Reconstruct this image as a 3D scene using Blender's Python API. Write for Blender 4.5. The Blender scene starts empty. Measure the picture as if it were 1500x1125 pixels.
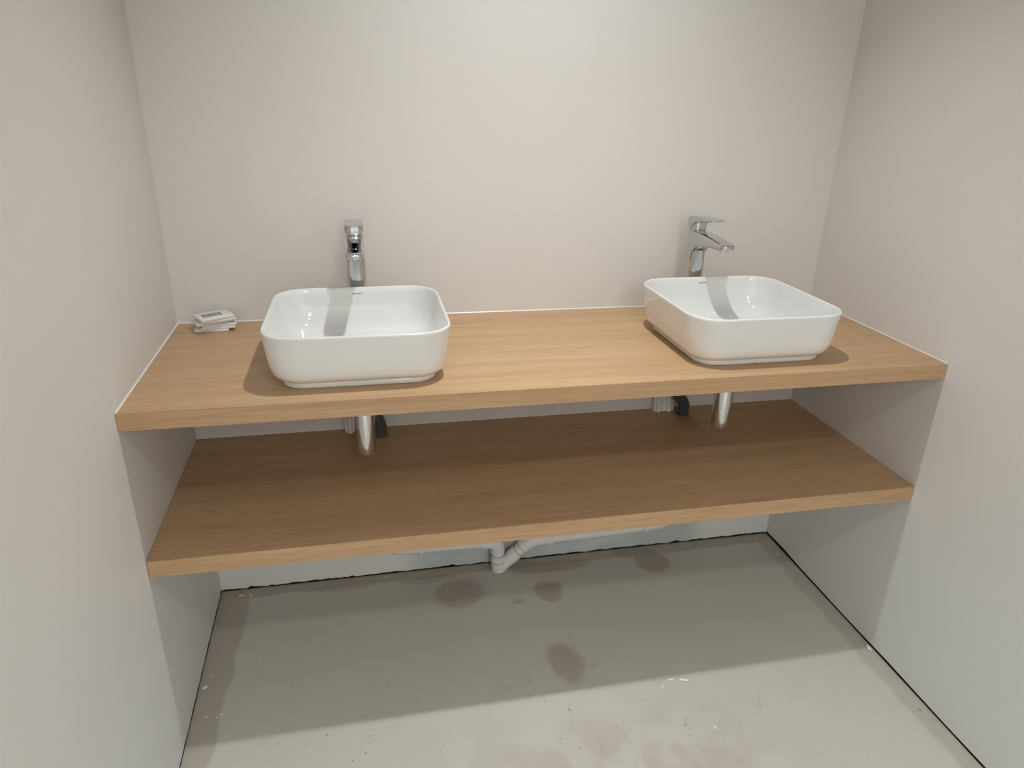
import bpy, bmesh, math, random
from mathutils import Vector, Matrix

sc = bpy.context.scene
C = sc.collection

# ------------------------------------------------------------------ camera
CAM = (0.4868, -1.8912, 1.4312)
YAW, PITCH, ROLL = 0.2128, -0.3904, 0.0240
FPX = 1029.97
def cam_axes():
    ca, sa, cb, sb = math.cos(YAW), math.sin(YAW), math.cos(PITCH), math.sin(PITCH)
    f = Vector((sa*cb, ca*cb, sb)); r = Vector((ca, -sa, 0)); u = r.cross(f)
    cc, s = math.cos(ROLL), math.sin(ROLL)
    return cc*r + s*u, -s*r + cc*u, f
r_, u_, f_ = cam_axes()
cd = bpy.data.cameras.new('camera'); cam = bpy.data.objects.new('camera', cd); C.objects.link(cam)
cam.matrix_world = Matrix(((r_.x, u_.x, -f_.x, CAM[0]), (r_.y, u_.y, -f_.y, CAM[1]), (r_.z, u_.z, -f_.z, CAM[2]), (0, 0, 0, 1)))
cd.sensor_fit = 'HORIZONTAL'; cd.sensor_width = 36; cd.lens = 36*FPX/1500; cd.clip_start = 0.02
sc.camera = cam

# ------------------------------------------------------------------ world and exposure
w = bpy.data.worlds.new('world'); sc.world = w; w.use_nodes = True
w.node_tree.nodes['Background'].inputs[0].default_value = (0, 0, 0, 1)
sc.view_settings.view_transform = 'Standard'; sc.view_settings.look = 'None'
sc.view_settings.gamma = 1; sc.view_settings.use_curve_mapping = False
sc.view_settings.exposure = 0.07

# ------------------------------------------------------------------ ceiling lamps and added rear fill (the fixtures follow the structure)
ROOM_H, ROOM_Y = 2.60, -6.4
LAMPS = [  # x, y, watts, disc size, spread (deg)
    (0.92, -0.56, 5.8, 0.05, 93),
    (0.92, -2.30, 9.0, 0.16, 130),
    (0.92, -3.90, 25.0, 0.60, 165),  # unseen rear lamp added as fill to lift the shade under the shelf
    (0.92, -5.40, 30.0, 0.60, 165),  # second added rear fill lamp, same purpose
]
for x, y, pw, s, sp in LAMPS:
    l = bpy.data.lights.new('downlight_and_fill_lamp', 'AREA'); l.shape = 'DISK'; l.size = s; l.energy = pw
    l.color = (0.955, 0.980, 0.992); l.spread = math.radians(sp)
    o = bpy.data.objects.new('downlight_and_fill_lamp', l); C.objects.link(o); o.location = (x, y, ROOM_H - 0.018)

# ------------------------------------------------------------------ helpers
def obj(name, bm, m, parent=None, smooth=False):
    bmesh.ops.recalc_face_normals(bm, faces=bm.faces)
    me = bpy.data.meshes.new(name); bm.to_mesh(me); bm.free()
    o = bpy.data.objects.new(name, me); C.objects.link(o)
    me.materials.append(m)
    if smooth:
        for p in me.polygons: p.use_smooth = True
        if smooth != True: me.set_sharp_from_angle(angle=math.radians(smooth))
    if parent: o.parent = parent
    return o
def thing(name, label, cat, loc=(0, 0, 0), group=None, rz=0):
    o = bpy.data.objects.new(name, None); C.objects.link(o); o.location = loc; o.rotation_euler.z = rz
    o.empty_display_size = 0.05
    return tag(o, label, cat, group)
def tag(o, label, cat, group=None):
    o['label'] = label; o['category'] = cat
    if group: o['group'] = group
    return o
def struct(o, label=None, cat=None):
    o['kind'] = 'structure'
    if label: o['label'] = label
    if cat: o['category'] = cat
    return o
def dup(root, loc, label=None, rz=None):
    r = root.copy(); C.objects.link(r); r.location = loc
    if rz is not None: r.rotation_euler.z = rz
    if label: r['label'] = label
    for ch in list(root.children):
        c = ch.copy(); C.objects.link(c); c.parent = r
        for g in list(ch.children):
            d = g.copy(); C.objects.link(d); d.parent = c
    return r
def prism(bm, pts, z0, z1):
    a = [bm.verts.new((x, y, z0)) for x, y in pts]; b = [bm.verts.new((x, y, z1)) for x, y in pts]
    n = len(pts)
    bm.faces.new(a[::-1]); bm.faces.new(b)
    for i in range(n): bm.faces.new((a[i], a[(i+1) % n], b[(i+1) % n], b[i]))
    return a + b
def box(bm, x0, x1, y0, y1, z0, z1): return prism(bm, [(x0, y0), (x1, y0), (x1, y1), (x0, y1)], z0, z1)
def bevel(bm, w, seg=2, ang=30):
    es = [e for e in bm.edges if len(e.link_faces) == 2 and e.calc_face_angle(0) > math.radians(ang)]
    bmesh.ops.bevel(bm, geom=es, offset=w, segments=seg, profile=0.5, affect='EDGES', clamp_overlap=True)
def rrect(hx, hy, r, n=10, cx=0, cy=0, p=2.0):
    r = min(r, hx, hy); out = []
    for sx, sy, a0 in ((1, 1, 0), (-1, 1, 90), (-1, -1, 180), (1, -1, 270)):
        for i in range(n+1):
            t = math.radians(a0 + 90*i/n)
            c, s = math.cos(t), math.sin(t)
            q = 2.0/p
            out.append((cx + sx*(hx-r) + r*math.copysign(abs(c)**q, c), cy + sy*(hy-r) + r*math.copysign(abs(s)**q, s)))
    return out
def loft(bm, loops, cap0=True, cap1=True, closed=False):
    L = [[bm.verts.new(p) for p in lp] for lp in loops]
    n = len(L[0]); m = len(L)
    for k in range(m if closed else m-1):
        A, B = L[k], L[(k+1) % m]
        for i in range(n): bm.faces.new((A[i], A[(i+1) % n], B[(i+1) % n], B[i]))
    if not closed:
        if cap0: bm.faces.new(L[0][::-1])
        if cap1: bm.faces.new(L[-1])
def lathe(bm, prof, cx=0, cy=0, n=32, cap0=True, cap1=True):
    loft(bm, [[(cx + r*math.cos(2*math.pi*i/n), cy + r*math.sin(2*math.pi*i/n), z) for i in range(n)] for r, z in prof], cap0, cap1)
def tube(bm, pts, r, n=18, caps=True):
    pts = [Vector(p) for p in pts]
    rs = r if isinstance(r, (list, tuple)) else [r]*len(pts)
    ref = None; loops = []
    for i, p in enumerate(pts):
        t = (pts[min(i+1, len(pts)-1)] - pts[max(i-1, 0)]).normalized()
        if ref is None:
            ref = t.orthogonal().normalized()
        ref = (ref - t*ref.dot(t)).normalized()
        b = t.cross(ref)
        loops.append([p + rs[i]*(math.cos(2*math.pi*k/n)*ref + math.sin(2*math.pi*k/n)*b) for k in range(n)])
    loft(bm, loops, caps, caps)
def arc(p0, p1, p2, n=8):   # quadratic bend from p0 to p2 around corner p1
    p0, p1, p2 = map(Vector, (p0, p1, p2))
    return [(1-t)**2*p0 + 2*t*(1-t)*p1 + t*t*p2 for t in [i/n for i in range(n+1)]]

# ------------------------------------------------------------------ materials
class NT:
    def __init__(s, name):
        s.m = bpy.data.materials.new(name); s.m.use_nodes = True; s.t = s.m.node_tree
        s.b = s.t.nodes['Principled BSDF']
    def n(s, kind, **kw):
        nd = s.t.nodes.new(kind)
        for k, v in kw.items(): setattr(nd, k, v)
        return nd
    def l(s, a, b): s.t.links.new(a, b)
    def put(s, sock, v):
        if isinstance(v, (int, float, tuple)): sock.default_value = v
        else: s.l(v, sock)
    def math(s, op, a, b=None, clamp=False):
        nd = s.n('ShaderNodeMath', operation=op, use_clamp=clamp); s.put(nd.inputs[0], a)
        if b is not None: s.put(nd.inputs[1], b)
        return nd.outputs[0]
    def mrange(s, v, a, b, c=0.0, d=1.0, smooth=True):
        nd = s.n('ShaderNodeMapRange', interpolation_type='SMOOTHSTEP' if smooth else 'LINEAR')
        s.put(nd.inputs[0], v); s.put(nd.inputs[1], a); s.put(nd.inputs[2], b); s.put(nd.inputs[3], c); s.put(nd.inputs[4], d)
        return nd.outputs[0]
    def mix(s, f, a, b, blend='MIX'):
        nd = s.n('ShaderNodeMix', data_type='RGBA', blend_type=blend)
        s.put(nd.inputs[0], f); s.put(nd.inputs[6], a if not (isinstance(a, tuple) and len(a) == 3) else a+(1,)); s.put(nd.inputs[7], b if not (isinstance(b, tuple) and len(b) == 3) else b+(1,))
        return nd.outputs[2]
    def noise(s, vec, scale, detail=2, rough=0.5, dist=0.0):
        nd = s.n('ShaderNodeTexNoise'); s.l(vec, nd.inputs['Vector'])
        nd.inputs['Scale'].default_value = scale; nd.inputs['Detail'].default_value = detail
        nd.inputs['Roughness'].default_value = rough; nd.inputs['Distortion'].default_value = dist
        return nd.outputs['Fac'], nd.outputs['Color']
    def mapping(s, vec, loc=(0, 0, 0), rot=(0, 0, 0), scale=(1, 1, 1)):
        nd = s.n('ShaderNodeMapping'); s.l(vec, nd.inputs[0]); nd.inputs[1].default_value = loc; nd.inputs[2].default_value = rot; nd.inputs[3].default_value = scale
        return nd.outputs[0]
    def pos(s): return s.n('ShaderNodeNewGeometry').outputs['Position']
    def objc(s): return s.n('ShaderNodeTexCoord').outputs['Object']
    def bump(s, h, strength, dist=0.001):
        nd = s.n('ShaderNodeBump'); nd.inputs['Strength'].default_value = strength; nd.inputs['Distance'].default_value = dist
        s.l(h, nd.inputs['Height']); s.l(nd.outputs[0], s.b.inputs['Normal'])
    def set(s, col=None, rough=None, metal=None, coat=None, spec=None):
        if col is not None: s.put(s.b.inputs['Base Color'], col + (1,) if isinstance(col, tuple) and len(col) == 3 else col)
        if rough is not None: s.put(s.b.inputs['Roughness'], rough)
        if metal is not None: s.b.inputs['Metallic'].default_value = metal
        if coat is not None: s.b.inputs['Coat Weight'].default_value = coat; s.b.inputs['Coat Roughness'].default_value = 0.03
        if spec is not None: s.b.inputs['Specular IOR Level'].default_value = spec
        return s.m
def plain(name, col, rough, metal=0.0, coat=None, var=0.03, scale=30):
    t = NT(name); f, _ = t.noise(t.objc(), scale, 3)
    a = tuple(min(1, c*(1-var)) for c in col); b = tuple(min(1, c*(1+var)) for c in col)
    return t.set(t.mix(f, a, b), rough, metal, coat)

WALLC = (0.765, 0.738, 0.706)
def wall_mat(name, patches=False):
    t = NT(name); p = t.pos()
    f, _ = t.noise(p, 2.2, 3)
    col = t.mix(f, tuple(c*0.985 for c in WALLC), tuple(min(1, c*1.015) for c in WALLC))
    # thinner first coat low down on the wall, ragged upper limit
    sep = t.n('ShaderNodeSeparateXYZ'); t.l(p, sep.inputs[0])
    n2, _ = t.noise(p, 5, 4, 0.6)
    z = t.math('ADD', sep.outputs[2], t.math('MULTIPLY', t.math('SUBTRACT', n2, 0.5), 0.16))
    low = t.mrange(z, 0.50, 0.36)
    col = t.mix(t.math('MULTIPLY', low, 0.85), col, (0.745, 0.765, 0.745))
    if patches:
        # darker blue-grey strip below the pipes, with a ragged edge
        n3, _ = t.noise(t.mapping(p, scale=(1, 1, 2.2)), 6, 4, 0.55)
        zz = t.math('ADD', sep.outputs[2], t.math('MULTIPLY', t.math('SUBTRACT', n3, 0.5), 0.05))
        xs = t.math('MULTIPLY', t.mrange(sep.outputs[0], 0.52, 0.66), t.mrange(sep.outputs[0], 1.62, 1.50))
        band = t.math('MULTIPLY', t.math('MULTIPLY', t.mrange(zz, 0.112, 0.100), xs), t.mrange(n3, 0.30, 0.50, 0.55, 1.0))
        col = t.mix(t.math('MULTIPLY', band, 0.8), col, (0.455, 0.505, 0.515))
    t.set(col, 0.55, spec=0.35)
    fb, _ = t.noise(p, 260, 2); t.bump(fb, 0.06, 0.0006)
    return t.m
def floor_mat():
    t = NT('painted_concrete'); p = t.pos()
    nf, nc = t.noise(p, 9, 4, 0.55)
    vm = t.n('ShaderNodeVectorMath', operation='SUBTRACT'); t.l(nc, vm.inputs[0]); vm.inputs[1].default_value = (0.5, 0.5, 0.5)
    vs = t.n('ShaderNodeVectorMath', operation='SCALE'); t.l(vm.outputs[0], vs.inputs[0]); vs.inputs['Scale'].default_value = 0.045
    va = t.n('ShaderNodeVectorMath', operation='ADD'); t.l(p, va.inputs[0]); t.l(vs.outputs[0], va.inputs[1])
    q = va.outputs[0]
    sq = t.n('ShaderNodeSeparateXYZ'); t.l(q, sq.inputs[0])
    X, Y = sq.outputs[0], sq.outputs[1]
    base1, _ = t.noise(p, 1.6, 4, 0.6)
    col = t.mix(base1, (0.53, 0.515, 0.465), (0.585, 0.565, 0.51))
    mot, _ = t.noise(p, 14, 5, 0.65)
    col = t.mix(t.mrange(mot, 0.5, 0.8, 0, 0.25), col, (0.50, 0.455, 0.395))
    # foot-worn dirty zone in front of the vanity
    def ell(cx, cy, rx, ry, rot=0.0, soft=0.25):
        m = t.mapping(q, loc=(cx, cy, 0), rot=(0, 0, rot), scale=(rx, ry, 1))
        m.node.vector_type = 'TEXTURE'
        ln = t.n('ShaderNodeVectorMath', operation='LENGTH'); t.l(m, ln.inputs[0])
        return t.mrange(ln.outputs['Value'], 1.0+soft*0.5, 1.0-soft)
    worn = t.math('MULTIPLY', ell(1.03, -0.86, 0.42, 0.24, 0, 0.8), t.mrange(nf, 0.40, 0.62))
    col = t.mix(t.math('MULTIPLY', worn, 0.55), col, (0.45, 0.375, 0.29))
    # bare concrete strips left unpainted along the walls
    brown = (0.40, 0.345, 0.285)
    lb = t.mrange(t.math('ADD', X, t.math('MULTIPLY', Y, -0.03)), 0.098, 0.085)
    rb = t.mrange(t.math('ADD', X, t.math('MULTIPLY', Y, 0.004)), 1.772, 1.792)
    bb = t.mrange(Y, -0.052, -0.038)
    for msk, k in ((lb, 0.66), (rb, 0.5), (bb, 0.8)):
        col = t.mix(t.math('MULTIPLY', msk, k), col, brown)
    # damp and grease stains
    for cx, cy, rx, ry, rot, k, soft in ((0.715, -0.135, 0.078, 0.068, 0.2, 0.75, 0.22), (0.993, -0.172, 0.046, 0.050, 0, 0.8, 0.2), (0.993, -0.172, 0.030, 0.032, 0, 0.3, 0.4),
            (0.882, -0.207, 0.024, 0.016, 0, 0.65, 0.5), (0.965, -0.470, 0.048, 0.080, 0.12, 0.72, 0.3), (0.975, -0.44, 0.020, 0.045, 0.3, 0.3, 0.5), (1.035, -0.495, 0.020, 0.010, 0.5, 0.4, 0.6),
            (1.37, -0.085, 0.062, 0.062, -0.2, 0.85, 0.15), (1.33, -0.03, 0.075, 0.035, 0, 0.8, 0.2), (1.03, -0.05, 0.15, 0.033, 0, 0.8, 0.3), (0.62, -0.05, 0.10, 0.022, 0, 0.5, 0.4), (0.38, -0.035, 0.10, 0.03, 0, 0.55, 0.3)):
        col = t.mix(t.math('MULTIPLY', ell(cx, cy, rx, ry, rot, soft), k*0.82), col, (0.36, 0.305, 0.25))
    # fine scratches and scuffs
    for sc_, off, dens in ((6.5, 0.0, 0.60), (11, 3.1, 0.62)):
        s1, _ = t.noise(t.mapping(p, loc=(off, off*2, 0)), sc_, 3, 0.6, 0.7)
        line = t.mrange(t.math('ABSOLUTE', t.math('SUBTRACT', s1, 0.5)), 0.0045, 0.001)
        s2, _ = t.noise(t.mapping(p, loc=(off+7, 1, 0)), 9, 3, 0.6)
        line = t.math('MULTIPLY', line, t.mrange(s2, dens-0.06, dens+0.03))
        front = t.mrange(Y, -0.35, -0.75, 0.35, 1.0)
        col = t.mix(t.math('MULTIPLY', t.math('MULTIPLY', line, front), 0.65), col, (0.22, 0.18, 0.14))
    # white paint spatter and dark grit
    for scl, thr, c, k in ((26, 0.13, (0.78, 0.77, 0.74), 0.8), (33, 0.10, (0.16, 0.14, 0.12), 0.8)):
        v = t.n('ShaderNodeTexVoronoi'); t.l(t.mapping(p, loc=(scl, 2*scl, 0)), v.inputs['Vector']); v.inputs['Scale'].default_value = scl
        sep = t.n('ShaderNodeSeparateColor'); t.l(v.outputs['Color'], sep.inputs[0])
        sel = t.math('GREATER_THAN', sep.outputs[0], 0.955)
        dot = t.math('MULTIPLY', t.mrange(v.outputs['Distance'], thr, thr*0.6), sel)
        col = t.mix(t.math('MULTIPLY', dot, k), col, c)
    rgh, _ = t.noise(p, 6, 3)
    t.set(col, t.mrange(rgh, 0.3, 0.7, 0.42, 0.6), spec=0.35)
    t.bump(mot, 0.12, 0.002)
    return t.m
def wood_mat():
    t = NT('oak_laminate'); p = t.objc()
    st = t.mapping(p, scale=(0.55, 9.0, 9.0))
    wide, _ = t.noise(st, 2.2, 3, 0.5, 0.25)
    fine, _ = t.noise(t.mapping(p, scale=(2.0, 130, 130)), 3.0, 3, 0.6)
    pore, _ = t.noise(t.mapping(p, scale=(7.0, 330, 330)), 2.0, 2, 0.5)
    col = t.mix(t.mrange(wide, 0.3, 0.7), (0.495, 0.318, 0.174), (0.570, 0.378, 0.216))
    col = t.mix(t.mrange(fine, 0.35, 0.70, 0, 0.50), col, (0.40, 0.235, 0.118))
    col = t.mix(t.mrange(pore, 0.54, 0.70, 0, 0.48), col, (0.33, 0.19, 0.095))
    t.set(col, 0.42, spec=0.4)
    t.bump(fine, 0.05, 0.0008)
    return t.m
M = {
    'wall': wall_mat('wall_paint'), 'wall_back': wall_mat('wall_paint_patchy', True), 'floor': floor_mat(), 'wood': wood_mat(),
    'ceiling': plain('ceiling_paint', (0.72, 0.71, 0.69), 0.7, var=0.02, scale=4),
    'ceramic': plain('glazed_ceramic', (0.79, 0.79, 0.77), 0.07, coat=0.6, var=0.004, scale=3),
    'chrome': plain('chrome', (0.60, 0.605, 0.615), 0.06, 1.0, var=0.01),
    'trapchrome': plain('brushed_chrome', (0.66, 0.655, 0.65), 0.10, 1.0, var=0.02),
    'seal': plain('silicone', (0.80, 0.785, 0.755), 0.35),
    'greypvc': plain('grey_plastic', (0.07, 0.075, 0.085), 0.45),
    'whitepvc': plain('white_painted_plastic', (0.76, 0.77, 0.755), 0.45, var=0.04),
    'seam': plain('pipe_seam', (0.42, 0.43, 0.42), 0.7),
    'plate': plain('white_card', (0.80, 0.785, 0.75), 0.5),
    'ink': plain('grey_ink', (0.16, 0.155, 0.145), 0.6),
    'paleink': plain('pale_ink', (0.42, 0.41, 0.39), 0.6),
    'black': plain('joint_shade', (0.02, 0.02, 0.02), 0.6),  # painted shade for the open joint at the wall foot
    'crumb': plain('plaster', (0.80, 0.79, 0.76), 0.8),
    'door': plain('door_paint', (0.62, 0.61, 0.59), 0.5),
}
em = NT('lamp_diffuser'); em.b.inputs['Emission Color'].default_value = (1, 0.94, 0.86, 1); em.b.inputs['Emission Strength'].default_value = 2.0
M['diffuser'] = em.set((0.9, 0.9, 0.9), 0.5)

# ------------------------------------------------------------------ room shell
WID, SL, SR = 1.838, -0.018, 0.003
def xl(y): return SL*y
def xr(y): return WID + SR*y
GAP = 0.0085
bm = bmesh.new(); box(bm, -0.35, WID+0.3, ROOM_Y-0.15, 0.15, -0.10, 0)
struct(obj('floor', bm, M['floor']), 'stained grey painted concrete floor', 'floor')
random.seed(11)
def ragged_wall(face, back, n, gap=GAP):
    # upright slab whose lower edge is cut unevenly just above the floor
    bm = bmesh.new(); loops = []; j = 0.0
    (fx0, fy0), (fx1, fy1) = face; (bx0, by0), (bx1, by1) = back
    for i in range(n+1):
        u = i/n; j = 0.6*j + random.uniform(-0.0022, 0.0022)
        z = max(0.0030, gap + j*0.8 + (random.uniform(0.002, 0.006) if random.random() < 0.06 else 0))
        fx, fy, bx, by = fx0+(fx1-fx0)*u, fy0+(fy1-fy0)*u, bx0+(bx1-bx0)*u, by0+(by1-by0)*u
        loops.append([(fx, fy, z), (fx, fy, ROOM_H), (bx, by, ROOM_H), (bx, by, z)])
    loft(bm, loops)
    return bm
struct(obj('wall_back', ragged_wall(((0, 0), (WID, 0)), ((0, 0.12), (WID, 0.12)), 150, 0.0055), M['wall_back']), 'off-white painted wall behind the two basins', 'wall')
struct(obj('wall_left', ragged_wall(((xl(0), 0), (xl(ROOM_Y), ROOM_Y)), ((xl(0)-0.12, 0.12), (xl(ROOM_Y)-0.25, ROOM_Y)), 420), M['wall']), 'off-white painted side wall beside the stack of white plates', 'wall')
struct(obj('wall_right', ragged_wall(((xr(0), 0), (xr(ROOM_Y), ROOM_Y)), ((xr(0)+0.12, 0.12), (xr(ROOM_Y)+0.12, ROOM_Y)), 60), M['wall']), 'off-white painted side wall at the end away from the plates', 'wall')
# dark strips painting the shade inside the open joint between boards and slab
for i, pts in enumerate(([(0.0, 0.0), (WID, 0.0), (WID, 0.08), (0.0, 0.08)], [(xl(0), 0), (xl(ROOM_Y), ROOM_Y), (xl(ROOM_Y)-0.08, ROOM_Y), (xl(0)-0.08, 0)], [(xr(0), 0), (xr(ROOM_Y), ROOM_Y), (xr(ROOM_Y)+0.08, ROOM_Y), (xr(0)+0.08, 0)])):
    bm = bmesh.new(); prism(bm, pts, 0.0003, 0.0012)
    struct(obj('trim_%d' % (i+1), bm, M['black']), 'dark strip painting the shade in the open joint along the foot of the wall', 'joint')
bm = bmesh.new(); box(bm, -0.2, WID+0.15, ROOM_Y-0.12, ROOM_Y, GAP, ROOM_H)
struct(obj('wall_front', bm, M['wall']))
bm = bmesh.new(); box(bm, -0.25, WID+0.2, ROOM_Y-0.12, 0.12, ROOM_H, ROOM_H+0.1)
struct(obj('ceiling', bm, M['ceiling']))
bm = bmesh.new(); box(bm, 0.55, 1.40, ROOM_Y+0.001, ROOM_Y+0.04, 0.008, 2.05); bevel(bm, 0.003)
d1 = struct(obj('door_1', bm, M['door']))
bm = bmesh.new(); tube(bm, [(0.62, ROOM_Y+0.04, 1.02), (0.62, ROOM_Y+0.09, 1.02), (0.73, ROOM_Y+0.09, 1.02)], 0.009); obj('door_handle', bm, M['chrome'], d1, 40)
for i, (x, y, pw, s, sp) in enumerate(LAMPS):
    t = thing('downlight_and_fill_fixture', 'round recessed downlight with white trim in the ceiling, rear two added as fill', 'lamp', (x, y, ROOM_H-0.016), 'ceiling downlights')
    r = s*0.5 + 0.004
    bm = bmesh.new(); loft(bm, [[(rr*math.cos(2*math.pi*k/40), rr*math.sin(2*math.pi*k/40), z) for k in range(40)] for rr, z in ((r+0.018, 0.016), (r+0.016, 0.010), (r+0.002, 0.009), (r, 0.016))], closed=True)
    obj('trim_ring', bm, M['seal'], t, 40)
    bm = bmesh.new(); lathe(bm, [(r, 0.012), (r, 0.0155)], n=32); obj('diffuser', bm, M['diffuser'], t)

# ------------------------------------------------------------------ worktop and shelf
H1, T1, D1 = 0.86, 0.037, 0.568
H2, T2, D2 = 0.524, 0.039, 0.569
def slab(name, label, cat, H, T, D, seal=False):
    bm = bmesh.new(); e = 0.0012
    prism(bm, [(xl(-D)+e, -D), (xr(-D)-e, -D), (WID-e, -e), (e, -e)], H-T, H)
    bevel(bm, 0.0013, 3)
    t = thing(name, label, cat, (0, 0, H-T))
    o = obj('board', bm, M['wood'], t, 25); o.location = (0, 0, -(H-T))
    if seal:
        def bead(pts, nrm, s):
            # triangular bead running along pts, nrm points into the room
            b = bmesh.new()
            (x0, y0), (x1, y1) = pts; nx, ny = nrm
            lp = lambda x, y: [(x, y, H+0.0002), (x+nx*s, y+ny*s, H+0.0002), (x+nx*s*0.45, y+ny*s*0.45, H+s*0.45), (x, y, H+s)]
            loft(b, [lp(x0, y0), lp(x1, y1)])
            s_ = obj('silicone_seal', b, M['seal'], t, 60); s_.location = (0, 0, -(H-T)); return s_
        bead(((xl(-D)+.0003, -D+0.001), (0.0003, -.0003)), (1, 0), 0.0030)
        bead(((0.0003, -.0003), (WID-.0003, -.0003)), (0, -1), 0.0028)
        bead(((WID-.0003, -.0003), (xr(-D)-.0003, -D+0.001)), (-1, 0), 0.0022)
    return t
slab('worktop', 'light oak laminate worktop carrying both white basins', 'worktop', H1, T1, D1, True)
slab('shelf', 'light oak laminate shelf fixed under the basin worktop', 'shelf', H2, T2, D2)

# ------------------------------------------------------------------ basins
def make_basin(loc, label):
    t = thing('vessel_basin', label, 'washbasin', loc, 'white vessel basins')
    hw, hd = 0.194, 0.195
    # (inset from the rim, z, corner radius)
    out = [(0.034, 0.000, 0.052), (0.0325, 0.0015, 0.053), (0.0315, 0.0085, 0.054), (0.0325, 0.011, 0.054), (0.030, 0.0125, 0.055), (0.024, 0.0155, 0.060), (0.0165, 0.022, 0.066), (0.0115, 0.031, 0.070), (0.0085, 0.043, 0.073),
           (0.0060, 0.062, 0.075), (0.0030, 0.090, 0.077), (0.0008, 0.112, 0.078), (0.0002, 0.1175, 0.078), (0.0008, 0.1195, 0.078), (0.0028, 0.1205, 0.077), (0.0050, 0.1200, 0.075), (0.0066, 0.1180, 0.073),
           (0.0080, 0.108, 0.072), (0.0105, 0.088, 0.071), (0.0140, 0.066, 0.070), (0.0200, 0.047, 0.067), (0.0290, 0.0335, 0.063), (0.0420, 0.0250, 0.058), (0.0600, 0.0205, 0.052), (0.0900, 0.0180, 0.045), (0.1350, 0.0165, 0.035), (0.172, 0.0155, 0.022)]
    bm = bmesh.new()
    loft(bm, [[(x, y, z) for x, y in rrect(hw-i, hd-i, r, 12, p=2.15)] for i, z, r in out])
    obj('bowl', bm, M['ceramic'], t, 50)
    bm = bmesh.new(); lathe(bm, [(0.033, 0.0156), (0.0335, 0.018), (0.031, 0.0205), (0.012, 0.0225), (0.001, 0.0228)], n=36); obj('drain_cover', bm, M['chrome'], t, 40)
    # printed maker's mark on the inside of the back wall: a row of tiny letter-like strokes with a tick at the end
    bm = bmesh.new(); x = -0.012
    def yz(z):   # inner back wall
        for (i0, z0, _), (i1, z1, _) in zip(out[16:], out[17:]):
            if z1 <= z <= z0: return hd - (i0 + (i1-i0)*(z0-z)/(z0-z1)) - 0.0004
        return hd - 0.0068
    def stroke(x0, z0, x1, z1, wd=0.0006):
        a, b = Vector((x0, 0, z0)), Vector((x1, 0, z1)); d = (b-a).normalized(); n = Vector((-d.z, 0, d.x))*wd*0.5
        q = [a+n, a-n, b-n, b+n]
        fr = [bm.verts.new((v.x, yz(v.z), v.z)) for v in q]; bk = [bm.verts.new((v.x, yz(v.z)+0.0006, v.z)) for v in q]
        bm.faces.new(fr); bm.faces.new(bk[::-1])
        for k in range(4): bm.faces.new((fr[k], fr[(k+1) % 4], bk[(k+1) % 4], bk[k]))
    z0, z1 = 0.1035, 0.1065
    for k in range(8):
        x0 = -0.0115 + k*0.0027; x1 = x0 + 0.0018
        stroke(x0, z0, x0, z1)
        if k % 3 != 1: stroke(x0, z1, x1, z1)
        if k % 2 == 0: stroke(x0, z0, x1, z0)
        if k % 3 == 1: stroke(x0, (z0+z1)/2, x1, z1)
        if k % 4 == 1: stroke(x1, z0, x1, z1)
    stroke(0.0100, z1+0.0002, 0.0122, z1+0.0024, 0.0008)
    obj('printed_mark', bm, M['ink'], t)
    return t
BX = (0.465, 1.392); BY = -0.336
b0 = make_basin((BX[0], BY, H1+0.0006), 'white rounded-square ceramic vessel basin nearer the stack of white plates')
dup(b0, (BX[1], BY, H1+0.0006), 'white rounded-square ceramic vessel basin at the end away from the white plates')

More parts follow.
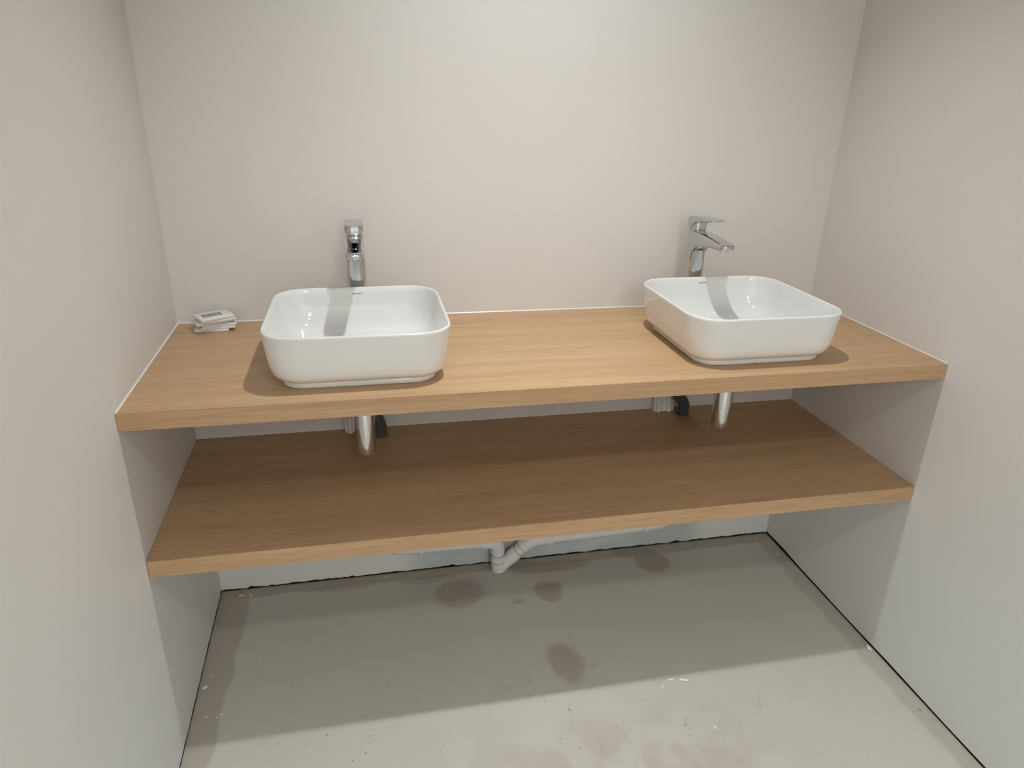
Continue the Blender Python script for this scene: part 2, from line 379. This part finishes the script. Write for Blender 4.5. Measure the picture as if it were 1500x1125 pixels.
# ------------------------------------------------------------------ mixer taps (local: -y is the spout direction)
def extrude_profile(bm, prof, widths):
    """side profile [(y, z)] lofted across x; widths = half width, edge rounding"""
    hw, e = widths
    cy = sum(p[0] for p in prof)/len(prof); cz = sum(p[1] for p in prof)/len(prof)
    loops = []
    for x, ins in ((-hw, e), (-hw+e*0.3, e*0.35), (-hw+e, 0), (hw-e, 0), (hw-e*0.3, e*0.35), (hw, e)):
        lp = []
        for y, z in prof:
            d = Vector((cy-y, cz-z)); L = d.length
            d = d/L if L > 1e-6 else d
            lp.append((x, y+d.x*ins, z+d.y*ins))
        loops.append(lp)
    loft(bm, loops)
def make_tap(loc, label):
    t = thing('basin_mixer_tap', label, 'tap', loc, 'chrome mixer taps')
    bm = bmesh.new()
    lp = []
    for z, hx, hy, cy in ((0.0, 0.0270, 0.0270, 0), (0.006, 0.0270, 0.0270, 0), (0.0085, 0.0255, 0.0255, 0)):
        lp.append([(x, y, z) for x, y in rrect(hx, hy, 0.021, 8, 0, cy, p=2.3)])
    loft(bm, lp); obj('base_ring', bm, M['chrome'], t, 40)
    # column and spout are one casting
    bm = bmesh.new(); lp = []
    for z, hx, hy, cy in ((0.0085, 0.0250, 0.0250, 0.0), (0.06, 0.0247, 0.0248, 0.0), (0.12, 0.0243, 0.0246, -0.001), (0.18, 0.0238, 0.0246, -0.002), (0.215, 0.0236, 0.0248, -0.003), (0.234, 0.0234, 0.0250, -0.0035), (0.2375, 0.0222, 0.0238, -0.0035), (0.2385, 0.018, 0.02, -0.0035)):
        lp.append([(x, y, z) for x, y in rrect(hx, hy, 0.0205, 9, 0, cy, p=2.3)])
    loft(bm, lp); body = obj('column', bm, M['chrome'], t, 40)
    bm = bmesh.new(); lp = []
    # cross sections along the spout: y, half width, z bottom, z top
    for y, hx, zb, zt, r in ((-0.012, 0.0232, 0.176, 0.2375, 0.008), (-0.026, 0.0234, 0.186, 0.2395, 0.008), (-0.034, 0.0234, 0.1935, 0.2398, 0.008), (-0.048, 0.0233, 0.2005, 0.2395, 0.008), (-0.075, 0.0231, 0.206, 0.238, 0.008), (-0.11, 0.0229, 0.2105, 0.2355, 0.008), (-0.140, 0.0226, 0.2135, 0.2325, 0.007),
                          (-0.158, 0.0220, 0.2140, 0.2305, 0.006), (-0.168, 0.0196, 0.2145, 0.2290, 0.005), (-0.174, 0.0150, 0.2155, 0.2275, 0.004), (-0.1765, 0.0090, 0.2170, 0.2260, 0.003)):
        zc, hz = (zb+zt)/2, (zt-zb)/2
        lp.append([(x, y, zc+z) for x, z in rrect(hx, hz, r, 5)])
    loft(bm, lp); sp = obj('spout', bm, M['chrome'], t, 40)
    bm = bmesh.new(); lathe(bm, [(0.0125, 0.2155), (0.0125, 0.2095), (0.0105, 0.2085), (0.0100, 0.2105), (0.001, 0.2110)], 0, -0.147, 28); obj('aerator', bm, M['trapchrome'], sp, 40)
    # lever with its block-like rear and concave underside
    bm = bmesh.new(); lp = []
    for z, hx, hy, cy in ((0.2385, 0.0185, 0.0185, -0.002), (0.2425, 0.0190, 0.019, -0.002), (0.262, 0.0190, 0.019, -0.002), (0.266, 0.017, 0.017, -0.002)):
        lp.append([(x, y, z) for x, y in rrect(hx, hy, 0.012, 7, 0, cy)])
    loft(bm, lp); obj('cartridge_sleeve', bm, M['chrome'], t, 40)
    bm = bmesh.new(); lp = []
    for y, hx, zb, zt, r in ((0.0225, 0.0170, 0.2430, 0.2700, 0.004), (0.0205, 0.0215, 0.2412, 0.2725, 0.005), (0.0150, 0.0235, 0.2405, 0.2745, 0.006), (0.004, 0.0236, 0.2415, 0.2770, 0.006), (-0.004, 0.0236, 0.2465, 0.2782, 0.006), (-0.012, 0.0236, 0.2555, 0.2790, 0.006),
                          (-0.022, 0.0237, 0.2622, 0.2796, 0.006), (-0.040, 0.0238, 0.2672, 0.2800, 0.005), (-0.065, 0.0237, 0.2706, 0.2802, 0.0042), (-0.088, 0.0232, 0.2736, 0.2802, 0.003), (-0.100, 0.0215, 0.2752, 0.2802, 0.0022), (-0.106, 0.017, 0.2762, 0.2800, 0.0018), (-0.1085, 0.0110, 0.2772, 0.2796, 0.001)):
        zc, hz = (zb+zt)/2, (zt-zb)/2
        lp.append([(x, y, zc+z) for x, z in rrect(hx, hz, r, 5)])
    loft(bm, lp); obj('lever', bm, M['chrome'], t, 40)
    return t
TY = -0.086
t0 = make_tap((BX[0], TY, H1), 'tall chrome mixer tap behind the basin nearer the stack of white plates')
dup(t0, (BX[1]-0.003, TY, H1), 'tall chrome mixer tap behind the basin away from the white plates', rz=0.03)

# ------------------------------------------------------------------ traps and drains under the worktop
def make_trap(x, label, bend):
    t = thing('sink_trap', label, 'pipe', (x, BY, H2), 'chrome bottle traps')
    z = lambda v: v - H2
    bm = bmesh.new(); top = H1-T1
    lathe(bm, [(0.012, z(0.6205)), (0.0195, z(0.6208)), (0.0225, z(0.6225)), (0.0238, z(0.627)), (0.0240, z(0.64)), (0.0240, z(0.80)), (0.0225, z(0.803))], n=36)
    obj('trap_body', bm, M['trapchrome'], t, 40)
    bm = bmesh.new(); lathe(bm, [(0.0225, z(0.803)), (0.031, z(0.806)), (0.031, z(top-0.001))], n=36); obj('flange_nut', bm, M['trapchrome'], t, 40)
    bm = bmesh.new(); yw = 0.06 - abs(BY)  # not drawn past the elbow
    ye = abs(BY) - 0.062
    tube(bm, [(0, 0.018, z(0.745)), (0, 0.10, z(0.745)), (0, ye-0.03, z(0.742))] + arc((0, ye-0.03, z(0.742)), (0, ye, z(0.742)), (0, ye, z(0.712))), 0.016)
    obj('outlet_tube', bm, M['trapchrome'], t, 40)
    bm = bmesh.new()
    if bend:   # softly rounded elbow
        pts = [(-0.004, ye, z(0.715)), (-0.004, ye, z(0.63))] + arc((-0.004, ye, z(0.628)), (-0.004, ye, z(0.592)), (0.016, ye+0.002, z(0.590)), 6) + arc((0.018, ye+0.002, z(0.588)), (0.0375, ye+0.004, z(0.582)), (0.0395, ye+0.008, z(0.550)), 8) + [(0.0395, ye+0.010, z(0.5255))]
    else:
        pts = [(-0.008, ye, z(0.715)), (-0.008, ye, z(0.612)), (-0.006, ye, z(0.605)), (0.029, ye+0.004, z(0.567)), (0.033, ye+0.006, z(0.558)), (0.033, ye+0.010, z(0.5255))]
    tube(bm, pts, 0.0172); obj('waste_elbow', bm, M['greypvc'], t, 40)
    bm = bmesh.new(); ex, ey = pts[-1][0], pts[-1][1]
    lathe(bm, [(0.0172, z(0.5245)), (0.0205, z(0.5245)), (0.0205, z(0.5265)), (0.0178, z(0.529))], ex, ey, 28, False, False); obj('floor_collar', bm, M['greypvc'], t, 40)
    return t
make_trap(BX[0], 'chrome bottle trap with rounded dark grey elbow, under the basin nearer the plates', True)
make_trap(BX[1]+0.004, 'chrome bottle trap with angular dark grey elbow, under the basin away from the plates', False)

def make_cover(x0, x1, label):
    t = thing('pipe_cover', label, 'pipe cover', ((x0+x1)/2, 0, H2), 'white pipe covers')
    c = (x0+x1)/2; w_ = (x1-x0)/2; h0, h1 = 0.0006, H1-T1-H2-0.001
    bm = bmesh.new(); box(bm, -w_, w_, -0.026, -0.001, h0, h1); bevel(bm, 0.002); obj('backing', bm, M['whitepvc'], t)
    for dx in (-w_+0.014, w_-0.016):
        bm = bmesh.new(); prism(bm, [(dx+0.0085*math.cos(a), -0.024+0.0105*math.sin(a)) for a in [math.pi+math.pi*k/12 for k in range(13)]], h0, h1); obj('ridge', bm, M['whitepvc'], t, 40)
    return t
make_cover(0.405, 0.468, 'small white ribbed pipe cover standing on the shelf beside the rounded elbow')
make_cover(1.345, 1.410, 'small white ribbed pipe cover standing on the shelf beside the angular elbow')

# ------------------------------------------------------------------ white waste pipes on the wall near the floor
t = thing('waste_pipe', 'white waste pipes joining in a V at the floor under the shelf', 'pipe', (0.85, -0.04, 0))
PY = -0.038; R0 = 0.0205
def P(x, z, y=PY): return (x-0.85, y+0.04, z)
def pipe_part(name, pts, r, m='whitepvc'):
    bm = bmesh.new(); tube(bm, pts, r, 20); return obj(name, bm, M[m], t, 50)
pipe_part('pipe_run', [P(0.512, 0.47), P(0.512, 0.150)] + arc(P(0.512, 0.150), P(0.514, 0.121), P(0.545, 0.1195)) + [P(0.70, 0.1155), P(0.815, 0.1120)], R0)
pipe_part('pipe_run', [P(1.425, 0.47), P(1.425, 0.146)] + arc(P(1.425, 0.146), P(1.423, 0.116), P(1.39, 0.1145)) + [P(1.20, 0.108), P(1.015, 0.1035)], R0)
pipe_part('elbow', [P(0.80, 0.1122)] + arc(P(0.822, 0.1116), P(0.851, 0.111), P(0.852, 0.082), 8) + [P(0.853, 0.072)], R0+0.0025)
pipe_part('elbow', [P(1.03, 0.1037), P(0.995, 0.1032)] + arc(P(0.982, 0.1030), P(0.960, 0.102), P(0.944, 0.087), 6) + [P(0.932, 0.0755)], R0+0.0025)
pipe_part('downpipe', [P(0.853, 0.074), P(0.855, 0.030, -0.040)], R0)
pipe_part('branch', [P(0.935, 0.0785), P(0.862, 0.012, -0.042)], R0)
pipe_part('coupling', [P(0.8535, 0.060), P(0.8545, 0.036)], R0+0.003)
pipe_part('coupling', [P(0.918, 0.0630), P(0.893, 0.040, -0.039)], R0+0.003)
pipe_part('floor_socket', [P(0.855, 0.034, -0.041), P(0.856, 0.018, -0.042), P(0.857, 0.0008, -0.044)], [R0+0.0035, R0+0.0035, R0+0.001])
for a, b, r in ((P(0.8531, 0.0615), P(0.8531, 0.0600), R0+0.0036), (P(0.8546, 0.0365), P(0.8546, 0.035), R0+0.0036), (P(0.9195, 0.0643), P(0.9182, 0.0631), R0+0.0036), (P(0.8935, 0.0405), P(0.892, 0.0391, -0.039), R0+0.0036), (P(0.9335, 0.0769), P(0.932, 0.0755), R0+0.0031)):
    pipe_part('seam', [a, b], r, 'seam')
for cx, cz in ((0.61, 0.1178), (1.027, 0.1037), (1.351, 0.1132)):
    bm = bmesh.new()
    loft(bm, [[(cx-0.85+dx, PY+0.04+rr*math.cos(a), cz+rr*math.sin(a)) for dx, rr in ((-0.007, R0+0.0005), (0.007, R0+0.0005), (0.007, R0+0.0035), (-0.007, R0+0.0035))] for a in [2*math.pi*k/24 for k in range(24)]], closed=True)
    box(bm, cx-0.855, cx-0.845, PY+0.04+0.01, 0.0385, cz-0.006, cz+0.006)
    cl = obj('pipe_clip', bm, M['whitepvc'], t, 40)
    bm = bmesh.new(); box(bm, cx-0.853, cx-0.847, PY+0.04-0.006, PY+0.04+0.006, cz-R0-0.010, cz-R0-0.002); bevel(bm, 0.001); obj('clip_tab', bm, M['whitepvc'], cl)

# ------------------------------------------------------------------ stack of white plates on the worktop
random.seed(4)
PL = [  # centre x, y, rotation, thickness, place in the stack
    (0.0980, -0.0520, 0.00, 0.0062, 'lowest'), (0.1100, -0.0520, 0.16, 0.0060, 'second from the bottom'), (0.1120, -0.0510, 0.22, 0.0066, 'third from the bottom'),
    (0.0960, -0.0560, 0.40, 0.0062, 'third from the top'), (0.1090, -0.0600, 0.44, 0.0060, 'second from the top'), (0.1050, -0.0630, 0.52, 0.0068, 'top')]
zc = H1 + 0.0002
for i, (x, y, rz, th, which) in enumerate(PL):
    lab = {0: 'thin white card plate, lowest of the stack, lying on the oak worktop', 5: 'thin white card plate with a dark printed rectangle, topmost of the stack'}.get(i, 'thin white card plate, %s of the small stack' % which)
    tt = thing('white_plate', lab, 'plate', (x, y, zc), 'stacked white plates', rz)
    bm = bmesh.new(); hx, hy = 0.0415, 0.0325
    loft(bm, [[(px, py, z) for px, py in rrect(hx-i_, hy-i_, 0.004, 4)] for i_, z in ((0.0006, 0), (0, 0.0006), (0, th-0.0006), (0.0006, th))])
    obj('body', bm, M['plate'], tt, 50)
    if i == 5:
        bm = bmesh.new(); zt = th + 0.0001; zz = zt+0.0002
        for x0, x1, y0, y1 in ((-0.022, 0.004, 0.0035, 0.0085), (-0.022, -0.019, -0.010, 0.0035), (-0.018, 0.006, -0.0095, -0.0065), (0.010, 0.014, -0.010, 0.0105), (0.004, 0.010, 0.0065, 0.0105)):
            box(bm, x0*1.3, x1*1.3, y0*1.35, y1*1.35, zt, zz)
        obj('printed_lines', bm, M['ink'], tt)
        bm = bmesh.new(); box(bm, -0.0185*1.3, 0.0095*1.3, -0.006*1.35, 0.003*1.35, zt-0.00005, zz-0.00005); obj('printed_panel', bm, M['paleink'], tt)
    zc += th + 0.0003

# ------------------------------------------------------------------ plaster crumbs on the floor
def crumb(x, y, s, stretch=1.0, rz=0.0):
    bm = bmesh.new(); bmesh.ops.create_icosphere(bm, subdivisions=1, radius=s)
    for v in bm.verts: v.co = Vector((v.co.x*stretch, v.co.y, v.co.z*0.45))*random.uniform(0.75, 1.2)
    zmin = min(v.co.z for v in bm.verts)
    o = obj('plaster_crumb', bm, M['crumb']); o.location = (x, y, -zmin); o.rotation_euler.z = rz
    if stretch > 2 and y < -0.5: lab = 'long thin white plaster flake on the bare concrete floor'
    elif x < 0.1: lab = 'small white plaster crumb on the brown strip beside the side wall'
    elif x > 1.8: lab = 'white plaster chip against the side wall on the floor'
    else: lab = 'tiny white plaster crumb on the floor near the white pipes'
    tag(o, lab, 'debris', 'plaster crumbs on the floor')
for x, y, s, st, rz in ((0.022, -0.389, 0.0055, 1.7, 0.6), (0.030, -0.352, 0.003, 1, 0), (0.035, -0.30, 0.0025, 1, 0), (0.05, -0.22, 0.0022, 1, 0), (0.06, -0.03, 0.004, 2.2, 0.1), (0.09, -0.033, 0.003, 2, 0.2),
        (0.682, -0.115, 0.003, 1.4, 0.5), (1.416, -0.028, 0.003, 1, 0), (1.34, -0.045, 0.0025, 1, 0), (1.425, -0.045, 0.003, 1, 0), (1.23, -0.035, 0.0028, 1, 0), (1.254, -0.589, 0.0055, 2.6, -0.25), (1.222, -0.582, 0.004, 2.2, -0.1),
        (1.805, -0.125, 0.005, 1.2, 0.4), (1.824, -0.575, 0.006, 2.2, 1.4), (0.58, -0.045, 0.0025, 1, 0), (0.042, -0.487, 0.003, 1.3, 0), (0.068, -0.492, 0.0022, 1, 0)):
    crumb(x, y, s, st, rz)
